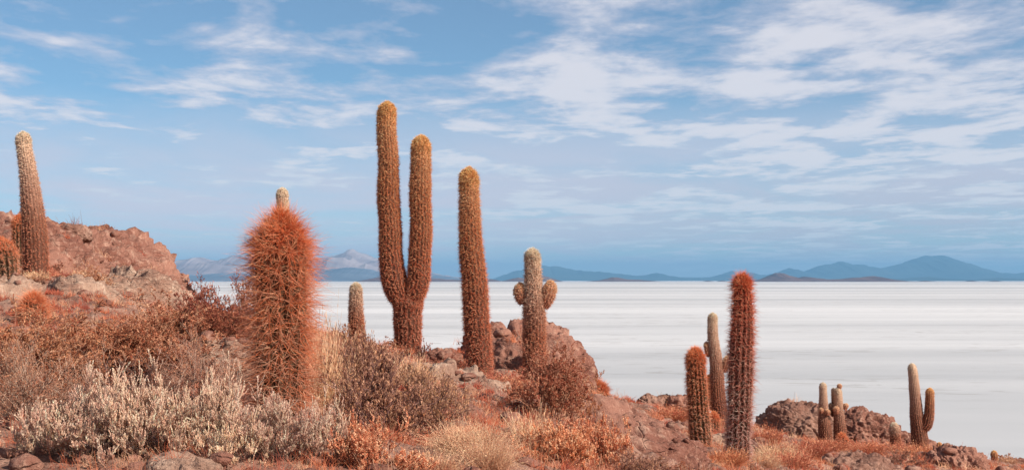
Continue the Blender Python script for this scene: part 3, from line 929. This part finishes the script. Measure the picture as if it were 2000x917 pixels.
def shrub_mesh(kind, seed, lod):
    """unit shrub: about 1 wide; lod 0 near, 1 middle, 2 far. Returns (twigs, foliage, height)"""
    rs = np.random.RandomState(seed)
    q = [1.0, 0.45, 0.16][lod]
    ls = [1.0, 1.45, 2.5][lod]
    n = lambda v: max(3, int(v * q ** 0.5))
    if kind == 'cream':
        lv = grow(rs, n(46), [n(7), n(10)], (8, 85), 0.40, 0.36, 0.8, [0.05, 0.4, 0.8], wig=0.2, base_r=0.16)
        sc = lin((168, 140, 124), (140, 112, 98))
        lf = [leaves(rs, lv[-1], int(52 * q ** 0.3), 0.014 * ls, 0.0030 * ls, 0.2, 0.55, 0.35, lin((248, 214, 184), (242, 206, 178), (234, 194, 168), (250, 224, 198), (222, 178, 154)))]
        tr = 0.0035
    elif kind == 'brown':
        lv = grow(rs, n(34), [n(6), n(6), 4], (18, 88), 0.42, 0.45, 0.8, [0.05, 0.15, 0.15], wig=0.2, base_r=0.1)
        sc = lin((160, 108, 88), (134, 84, 68), (184, 138, 114))
        lf = [leaves(rs, lv[-1], int(20 * q ** 0.3), 0.0115 * ls, 0.0023 * ls, 0.0, 0.7, 0.1, lin((190, 128, 98), (172, 108, 82), (206, 148, 116), (152, 92, 72), (220, 170, 136), (182, 104, 76)))]
        tr = 0.003
    elif kind == 'bare':
        lv = grow(rs, n(40), [n(6), n(5), 4], (8, 80), 0.42, 0.5, 0.75, [0.0, 0.1, 0.15], wig=0.32, base_r=0.12)
        sc = lin((176, 144, 126), (150, 116, 100), (198, 168, 148), (120, 86, 74))
        lf = [leaves(rs, lv[-1], int(5 * q ** 0.3), 0.0115 * ls, 0.0024 * ls, 0.3, 0.7, 0.1, lin((190, 128, 102), (168, 104, 82), (206, 152, 122)))]
        tr = 0.0036
    elif kind == 'dark':
        lv = grow(rs, n(26), [n(6), n(6), 3], (25, 88), 0.48, 0.42, 0.65, [0.0, 0.2, 0.3], wig=0.15, base_r=0.06)
        sc = lin((88, 54, 46), (70, 44, 38), (120, 66, 52))
        lf = [leaves(rs, lv[-1], int(10 * q ** 0.3), 0.016 * ls, 0.0045 * ls, 0.2, 0.9, 0.2, lin((158, 88, 68), (136, 74, 60), (184, 112, 84), (206, 142, 110)))]
        tr = 0.0045
    elif kind == 'mauve':
        lv = grow(rs, n(36), [n(6), n(6), 3], (15, 88), 0.43, 0.42, 0.75, [0.0, 0.2, 0.45], wig=0.17, base_r=0.07)
        sc = lin((96, 66, 60), (76, 52, 48), (150, 116, 104))
        lf = [leaves(rs, lv[-1], int(8 * q ** 0.3), 0.017 * ls, 0.0028 * ls, 0.3, 0.7, 0.3, lin((190, 142, 118), (168, 120, 100), (206, 160, 132), (142, 98, 84), (200, 148, 112)))]
        tr = 0.0038
    elif kind == 'orange':
        lv = grow(rs, n(34), [n(6), n(6)], (12, 88), 0.42, 0.42, 0.75, [0.05, 0.3, 0.4], wig=0.18, base_r=0.12)
        sc = lin((150, 92, 66), (120, 70, 52))
        lf = [leaves(rs, lv[-1], int(26 * q ** 0.3), 0.017 * ls, 0.0055 * ls, 0.2, 1.0, 0.35, lin((230, 160, 124), (218, 140, 104), (238, 180, 142), (202, 122, 92), (242, 192, 156)))]
        tr = 0.0035
    elif kind == 'straw':
        lv = grow(rs, int(1500 * q), [], (25, 88), 0.42, 0.4, 0.5, [-0.12], wig=0.22, base_r=0.24, k=5)
        sc = lin((226, 182, 148), (206, 158, 128), (236, 200, 164), (190, 136, 110))
        lf = [leaves(rs, lv[0], 4, 0.028 * ls, 0.0032 * ls, 0.6, 0.5, 0.2, lin((236, 200, 160), (220, 176, 138), (206, 150, 116)))]
        tr = 0.0022 * ls ** 0.8
    elif kind == 'rustgrass':
        lv = grow(rs, int(1300 * q), [], (30, 88), 0.40, 0.4, 0.5, [-0.08], wig=0.2, base_r=0.28, k=5)
        sc = lin((200, 126, 96), (180, 104, 80), (220, 156, 120), (160, 90, 72))
        lf = [leaves(rs, lv[0], 5, 0.024 * ls, 0.0045 * ls, 0.5, 0.7, 0.2, lin((210, 134, 98), (190, 110, 80), (232, 168, 126), (170, 96, 74)))]
        tr = 0.0022 * ls ** 0.8
    V, C = [], []
    Q = []
    off = 0
    nl = len(lv)
    for i, P in enumerate(lv):
        k = P.shape[1]
        r0 = tr * (0.62 ** i) * (1 if nl > 1 else 1) * ls ** 0.5
        R = (r0 * rs.uniform(0.7, 1.2, len(P)))[:, None] * np.linspace(1.3 if nl > 1 else 1, 0.35, k)[None]
        v_, q_, own = tubes(P, R, 4 if (lod == 0 and i == 0 and nl > 1) else 3)
        cc = np.array(sc)[rs.randint(0, len(sc), len(P))] * rs.uniform(0.75, 1.2, len(P))[:, None]
        V.append(v_)
        Q.append(q_ + off)
        C.append(cc[own])
        off += len(v_)
    V, Q, C = np.concatenate(V), np.concatenate(Q), np.clip(np.concatenate(C), 0, 0.9)
    LV, LQ, LC = lf[0]
    allz = LV[:, 2]
    w = np.percentile(np.abs(LV[:, 0]), 97) * 2
    h = np.percentile(allz, 98)
    sh = np.array([1 / w, 1 / w, 1 / h])
    # plants scaled to 1 x 1 x 1; the sink keeps the foot in the soil
    return mesh_np('stems', V * sh, [Q], M_twig, C), mesh_np('foliage', LV * sh, [LQ], M_leaf, LC)


_sm = {}
random.seed(5)


def shrub(label, px, Y, w, h, kind, name, cat, group=None, sy=1.0):
    """px column and depth Y of the foot, width and height in photo pixels"""
    x = (px - 1000) / F * Y
    d = drop(x, Y)
    z = d[0] if d else ground(x, Y)[0]
    lod = 0 if w > 120 else (1 if w > 60 else 2)
    nv = 3 if lod else 2
    var = random.randrange(nv)
    key = (kind, lod, var)
    if key not in _sm:
        _sm[key] = shrub_mesh(kind, 100 + var * 17 + lod * 5 + len(kind), lod)
    r = root(name, label, cat, (x, Y, z - 0.01), group)
    W_, H_ = w / F * Y, h / F * Y
    r.scale = (W_, W_ * sy, H_)
    r.rotation_euler = (0, 0, random.uniform(0, 6.28))
    link('stems', _sm[key][0], r)
    link('foliage', _sm[key][1], r)
    return r


TS = ('bare', 'brown_shrub')
PS, BS, DS, MS, OS, SG, RG = ('cream', 'pale_shrub'), ('brown', 'brown_shrub'), ('dark', 'twiggy_shrub'), ('mauve', 'grey_shrub'), ('orange', 'orange_shrub'), ('straw', 'grass_tuft'), ('rustgrass', 'rusty_grass_tuft')


def sh(k, px, Y, w, h, label, group=None, sy=1.0):
    cat = 'grass tuft' if 'grass' in k[1] else 'shrub'
    return shrub(label, px, Y, w, h, k[0], k[1], cat, group, sy)


g1 = 'pale feathery shrubs in the foreground'
sh(PS, 165, 6.05, 240, 128, 'left end of the pale cream feathery shrubs along the bottom', g1)
sh(PS, 300, 6.0, 240, 138, 'widest pale cream feathery shrub in the middle of the foreground row', g1)
sh(PS, 410, 6.1, 180, 128, 'cream feathery shrub just left of the foot of the big bristly cactus', g1)
sh(PS, 550, 5.9, 210, 108, 'cream shrub right in front of the foot of the big bristly cactus', g1)
sh(PS, 630, 6.0, 120, 108, 'cream shrub at the right end of the pale foreground row', g1)
sh(PS, 455, 5.7, 120, 90, 'small pale shrub low at the bottom edge in front of the others', g1)
sh(PS, 85, 6.0, 100, 90, 'small cream shrub low at the left end of the pale row', g1)
g2 = 'rusty brown shrubs at the left'
sh(BS, 30, 8.0, 260, 140, 'rusty brown shrub cut by the left edge behind the pale shrubs', g2)
sh(BS, 180, 8.6, 260, 128, 'rusty brown shrub behind the left end of the pale shrubs', g2)
sh(BS, 310, 8.9, 250, 140, 'rusty brown shrub in the middle of the brown thicket', g2)
sh(TS, 395, 7.9, 170, 118, 'brown shrub with bare arching twigs behind the pale row, left of the granular rock', g2)
sh(TS, 60, 7.1, 240, 150, 'shaded brown shrub with tangled grey stems above the left end of the pale row', g2)
sh(TS, 240, 7.4, 230, 125, 'brown shrub directly above the tops of the widest pale shrub', g2)
sh(BS, 125, 10.8, 200, 34, 'rusty shrub hugging the foot of the squat crimson cactus', g2)
sh(BS, 235, 11.5, 190, 60, 'rusty shrub at the upper edge of the brown thicket under the pale rocks', g2)
sh(BS, 335, 12.5, 150, 70, 'brown shrub below the end of the skyline outcrop', g2)
sh(OS, 205, 9.5, 120, 60, 'ochre leafed shrub among the brown thicket', None)
g3 = 'dark twiggy shrubs'
sh(DS, 425, 13.2, 150, 128, 'dark red twiggy shrub standing against the salt left of the big bristly cactus', g3)
sh(DS, 470, 14.5, 120, 108, 'dark twiggy shrub partly hidden behind the big bristly cactus', g3)
sh(DS, 385, 15.5, 100, 95, 'dark twiggy shrub at the right foot of the outcrop beside the salt', g3)
sh(DS, 440, 12.3, 130, 105, 'dense dark brown twiggy bush hard left of the big bristly cactus', g3)
sh(DS, 392, 12.8, 125, 92, 'dark brown twiggy bush at the right end of the brown thicket', g3)
sh(DS, 664, 24, 52, 42, 'bare dark twigs left of the short cream headed cactus', g3)
sh(DS, 836, 27.5, 34, 42, 'small bare dark shrub right against the foot of the forked giant', g3)
sh(DS, 896, 20, 46, 56, 'tangled dark shrub at the left foot of the single straight cactus', g3)
sh(DS, 922, 19.5, 40, 34, 'low tangled dark shrub in front of the single straight cactus', g3)
sh(DS, 1500, 36, 40, 26, 'dark low shrub at the left foot of the big grey brown boulder', g3)
g4 = 'grey mauve shrubs on the slope'
sh(MS, 745, 7.3, 215, 170, 'large grey mauve shrub with dark interior in the middle foreground', g4)
sh(MS, 810, 7.7, 150, 135, 'grey mauve shrub growing against the right side of the large one', g4)
sh(MS, 690, 8.4, 130, 150, 'grey mauve shrub close right of the big bristly cactus', g4)
sh(MS, 1250, 8.3, 170, 75, 'low grey mauve shrub at the bottom edge below the long rock slope', g4)
sh(MS, 640, 11, 95, 70, 'small mauve shrub on the ridge side right of the big bristly cactus', g4)
sh(MS, 735, 13, 120, 55, 'mauve shrub halfway up to the forked giant', g4)
sh(MS, 1395, 8.0, 60, 10, 'tiny grey shrub under the long rock slope', g4)
sh(MS, 1480, 15.0, 70, 34, 'grey shrub at the right foot of the tallest right hand cactus', g4)
sh(MS, 1755, 29, 88, 36, 'grey cushion shrub near the bottom edge left of the rounded boulder', g4)
sh(MS, 815, 25, 60, 26, 'pale grey shrub wrapped round the foot of the forked giant', g4)
sh(MS, 712, 24, 54, 40, 'pale twiggy shrub right behind the short cream headed cactus', g4)
g5 = 'orange leafy shrubs'
sh(OS, 728, 5.9, 150, 92, 'bright orange leafy shrub at the bottom edge right of the pale row', g5)
sh(OS, 800, 5.8, 100, 55, 'lower orange shrub at the bottom edge touching the bright one', g5)
sh(OS, 1165, 8.6, 140, 100, 'orange leafy shrub between the rust bush and the long rock slope', g5)
sh(OS, 1095, 7.3, 130, 78, 'orange leafy shrub at the bottom edge left of the rock slope', g5)
sh(OS, 1130, 9.0, 90, 75, 'orange shrub under the shadow of the rust bush', g5)
sh(OS, 725, 16, 70, 42, 'golden orange shrub on the slope below the short cream headed cactus', g5)
sh(OS, 665, 15, 60, 36, 'golden shrub below the bare dark twigs', g5)
g6 = 'rust coloured bushes on the slope'
sh(BS, 1075, 11.0, 185, 135, 'dense rust bush in front of the cactus with two buds', g6)
sh(BS, 1120, 12.2, 110, 90, 'rust bush against the right flank of the dark rock mound', g6)
sh(RG, 985, 19, 110, 34, 'orange grass spreading between the single straight cactus and the cactus with two buds', g6)
sh(RG, 1000, 16, 100, 45, 'rusty grass below the pale flat stone', g6)
sh(BS, 870, 21, 70, 34, 'rust bush right of the forked giant on the ridge', g6)
sh(BS, 766, 26, 46, 24, 'rust bush at the left foot of the forked giant', g6)
sh(BS, 650, 20, 80, 34, 'rust bush on the ridge behind the big bristly cactus', g6)
sh(BS, 905, 18, 80, 26, 'rust bush below the tangled dark shrubs', g6)
sh(BS, 700, 19, 75, 26, 'rust bush in front of the short cream headed cactus', g6)
sh(BS, 745, 20, 60, 30, 'rust bush between the short cactus and the forked giant', g6)
sh(BS, 830, 16, 80, 40, 'rust bush at the top of the pink rock slab', g6)
sh(BS, 1228, 27, 36, 16, 'tiny rust bush on the skyline right of the little orange red cactus', g6)
sh(BS, 690, 14, 120, 50, 'rust scrub between the large grey mauve shrub and the bare dark twigs', g6)
sh(OS, 762, 21, 60, 28, 'small orange bush just below the foot of the forked giant', g5)
sh(MS, 862, 10.5, 100, 58, 'small mauve shrub on the left part of the pink rock slab', g4)
sh(BS, 1015, 13.5, 110, 58, 'rust bush at the right end of the pink rock slab', g6)
sh(BS, 945, 17.5, 80, 30, 'low rust bush right below the single straight cactus', g6)
sh(OS, 1040, 17, 90, 34, 'orange scrub at the foot of the cactus with two buds', g5)
sh(BS, 1330, 11.0, 60, 26, 'low rust bush in front of the flat stone near the stout rust red cactus', g6)
g7 = 'straw grass tufts'
sh(SG, 625, 8.0, 120, 175, 'tall straw grass right beside the big bristly cactus', g7)
sh(SG, 915, 6.8, 170, 60, 'wide straw pink grass tuft over the foot of the pink rock slab', g7)
sh(SG, 850, 6.0, 120, 50, 'straw grass at the bottom edge right of the orange shrub', g7)
sh(SG, 950, 6.3, 130, 60, 'low pinkish grass at the bottom edge in the middle', g7)
sh(SG, 1035, 7.6, 105, 85, 'grey straw tuft left of the orange shrub at the bottom', g7)
sh(SG, 800, 11, 110, 70, 'straw grass behind the large grey mauve shrub', g7)
sh(SG, 1520, 20, 100, 42, 'pale straw tuft right of the tallest right hand cactus', g7)
sh(SG, 1490, 17, 70, 36, 'small straw tuft hard by the tallest right hand cactus', g7)
sh(SG, 70, 19.4, 60, 18, 'low straw grass round the foot of the tall leaning cactus', g7)
sh(SG, 158, 20.5, 52, 30, 'yellowish tuft on the outcrop right of the tall leaning cactus', g7)
sh(SG, 192, 20, 50, 28, 'pale tuft below the rusty bush on the outcrop', g7)
sh(SG, 1970, 40, 40, 16, 'pale tuft beside the thin cactus in the lower right corner', g7)
g8 = 'rusty tufts on the outcrop and the lower right slope'
sh(BS, 205, 26.5, 48, 16, 'rusty tuft on the skyline of the outcrop', g8)
sh(BS, 112, 22, 52, 32, 'rusty tuft right behind the tall leaning cactus', g8)
sh(BS, 178, 19.5, 85, 40, 'rusty bush on the pale rocks right of the tall leaning cactus', g8)
sh(RG, 1400, 17, 70, 30, 'rusty grass between the stout rust red cactus and the tallest right hand cactus', g8)
sh(RG, 1495, 22, 70, 32, 'orange grass behind the small straw tuft', g8)
sh(RG, 1420, 15.2, 90, 30, 'orange grass at the bottom edge left of the tallest right hand cactus', g8)
sh(RG, 1575, 24, 110, 30, 'orange grass under the big grey brown boulder', g8)
sh(RG, 1540, 18.5, 100, 34, 'golden orange grass at the bottom edge below the straw tuft', g8)
sh(RG, 1610, 29, 90, 22, 'orange grass at the foot of the twin cacti', g8)
sh(RG, 1735, 35, 90, 26, 'rusty grass below the stubby cream cactus', g8)
sh(RG, 1800, 34, 80, 26, 'rusty grass below the one armed cactus', g8)
sh(RG, 1690, 30, 90, 24, 'rusty grass under the jagged reddish rock', g8)
sh(RG, 1310, 25, 90, 26, 'rusty grass on the slope left of the stout rust red cactus', g8)
sh(RG, 1350, 16.6, 70, 24, 'orange grass at the foot of the stout rust red cactus', g8)
sh(RG, 1420, 27, 60, 22, 'rusty grass behind the small orange bristly cactus', g8)
sh(BS, 1960, 41, 40, 22, 'dark rust tuft on the rough rock in the lower right corner', g8)


# ------------------------------------------------------------------ ground cover nobody could count
def scatter(name, n, blades, lenr, radr, cols, seed, where, leafy=False):
    rs = np.random.RandomState(seed)
    Pl, Rl, Cl = [], [], []
    cnt = 0
    while cnt < n:
        Y = math.exp(rs.uniform(math.log(5.2), math.log(46)))
        px = rs.uniform(-60, 2060)
        if not where(px, Y, rs):
            continue
        x = (px - 1000) / F * Y
        cl = fbm(np.array([[x * 0.9, Y * 0.9, seed]]), 2, seed)[0]
        if cl < rs.uniform(-0.3, 0.35):
            continue
        d = drop(x, Y)
        if d is None or d[2].z < 0.45 or (d[1] and rs.uniform() < 0.8):
            continue
        cnt += 1
        b = blades
        L = rs.uniform(*lenr) * (0.6 + Y / 22)
        az = rs.uniform(0, 2 * math.pi, b)
        el = np.radians(rs.uniform(20, 88, b))
        D = np.stack([np.cos(az) * np.cos(el), np.sin(az) * np.cos(el), np.sin(el)], 1)
        O = np.array([x, Y, d[0] - 0.01]) + np.stack([rs.normal(0, L * .35, b), rs.normal(0, L * .35, b), np.zeros(b)], 1)
        ll = L * rs.uniform(0.5, 1.1, b)
        tp = np.linspace(0, 1, 4)
        bend = rs.normal(0, 0.25, (b, 3)) + np.array([0, 0, -0.1])
        P = O[:, None] + D[:, None] * (ll[:, None] * tp)[:, :, None] + bend[:, None] * (ll[:, None] * tp ** 2)[:, :, None]
        Pl.append(P)
        rr = radr * max(0.45, Y / 14)
        Rl.append(rr * rs.uniform(0.6, 1.3, b)[:, None] * np.linspace(1, 0.3, 4)[None])
        base = np.array(cols)[rs.randint(len(cols))]
        Cl.append(base * rs.uniform(0.7, 1.25, b)[:, None])
    P, R, C = np.concatenate(Pl), np.concatenate(Rl), np.concatenate(Cl)
    V, q, own = tubes(P, R, 3)
    o = link(name, mesh_np(name, V, [q], M_twig, np.clip(C[own], 0, .9)))
    o['kind'] = 'stuff'
    o['label'] = 'low dry grass and dead sprigs scattered over the slope'
    return o


scatter('low_scrub', 1500, 90, (0.035, 0.07), 0.0034, lin((190, 112, 84), (174, 92, 68), (206, 140, 108), (160, 88, 70), (196, 120, 82)), 14, lambda px, Y, r: Y > 7)
scatter('dry_grass', 3600, 34, (0.05, 0.12), 0.0021, lin((206, 128, 88), (190, 104, 70), (214, 160, 122), (176, 100, 76), (150, 88, 70), (222, 176, 140)), 4, lambda px, Y, r: True)


def gravel(n, seed):
    rs = np.random.RandomState(seed)
    V0, F0 = ico(2)
    Vs, Fs = [], []
    off = 0
    c = 0
    while c < n:
        Y = math.exp(rs.uniform(math.log(5.0), math.log(40)))
        px = rs.uniform(-60, 2060)
        x = (px - 1000) / F * Y
        d = drop(x, Y)
        if d is None or d[2].z < 0.5:
            continue
        c += 1
        s = (0.005 + 0.06 * rs.uniform() ** 6) * (0.5 + Y / 14)
        k = rs.uniform(0.7, 1.3, 3) * np.array([1, 1, 0.7]) * s
        lumps = 1 + 0.3 * vnoise(V0 * 1.7 + rs.uniform(0, 50), 3)
        V = V0 * lumps[:, None] * k
        a = rs.uniform(0, 6.28)
        V = np.stack([V[:, 0] * math.cos(a) - V[:, 1] * math.sin(a), V[:, 0] * math.sin(a) + V[:, 1] * math.cos(a), V[:, 2]], 1)
        Vs.append(V + np.array([x, Y, d[0] + s * 0.15]))
        Fs.append(F0 + off)
        off += len(V)
    o = link('gravel', mesh_np('gravel', np.concatenate(Vs), [np.concatenate(Fs)], M_rock, smooth=False))
    o['kind'] = 'stuff'
    o['label'] = 'loose reddish stones and grit on the slope'


gravel(8000, 8)
HZ.hide_viewport = False
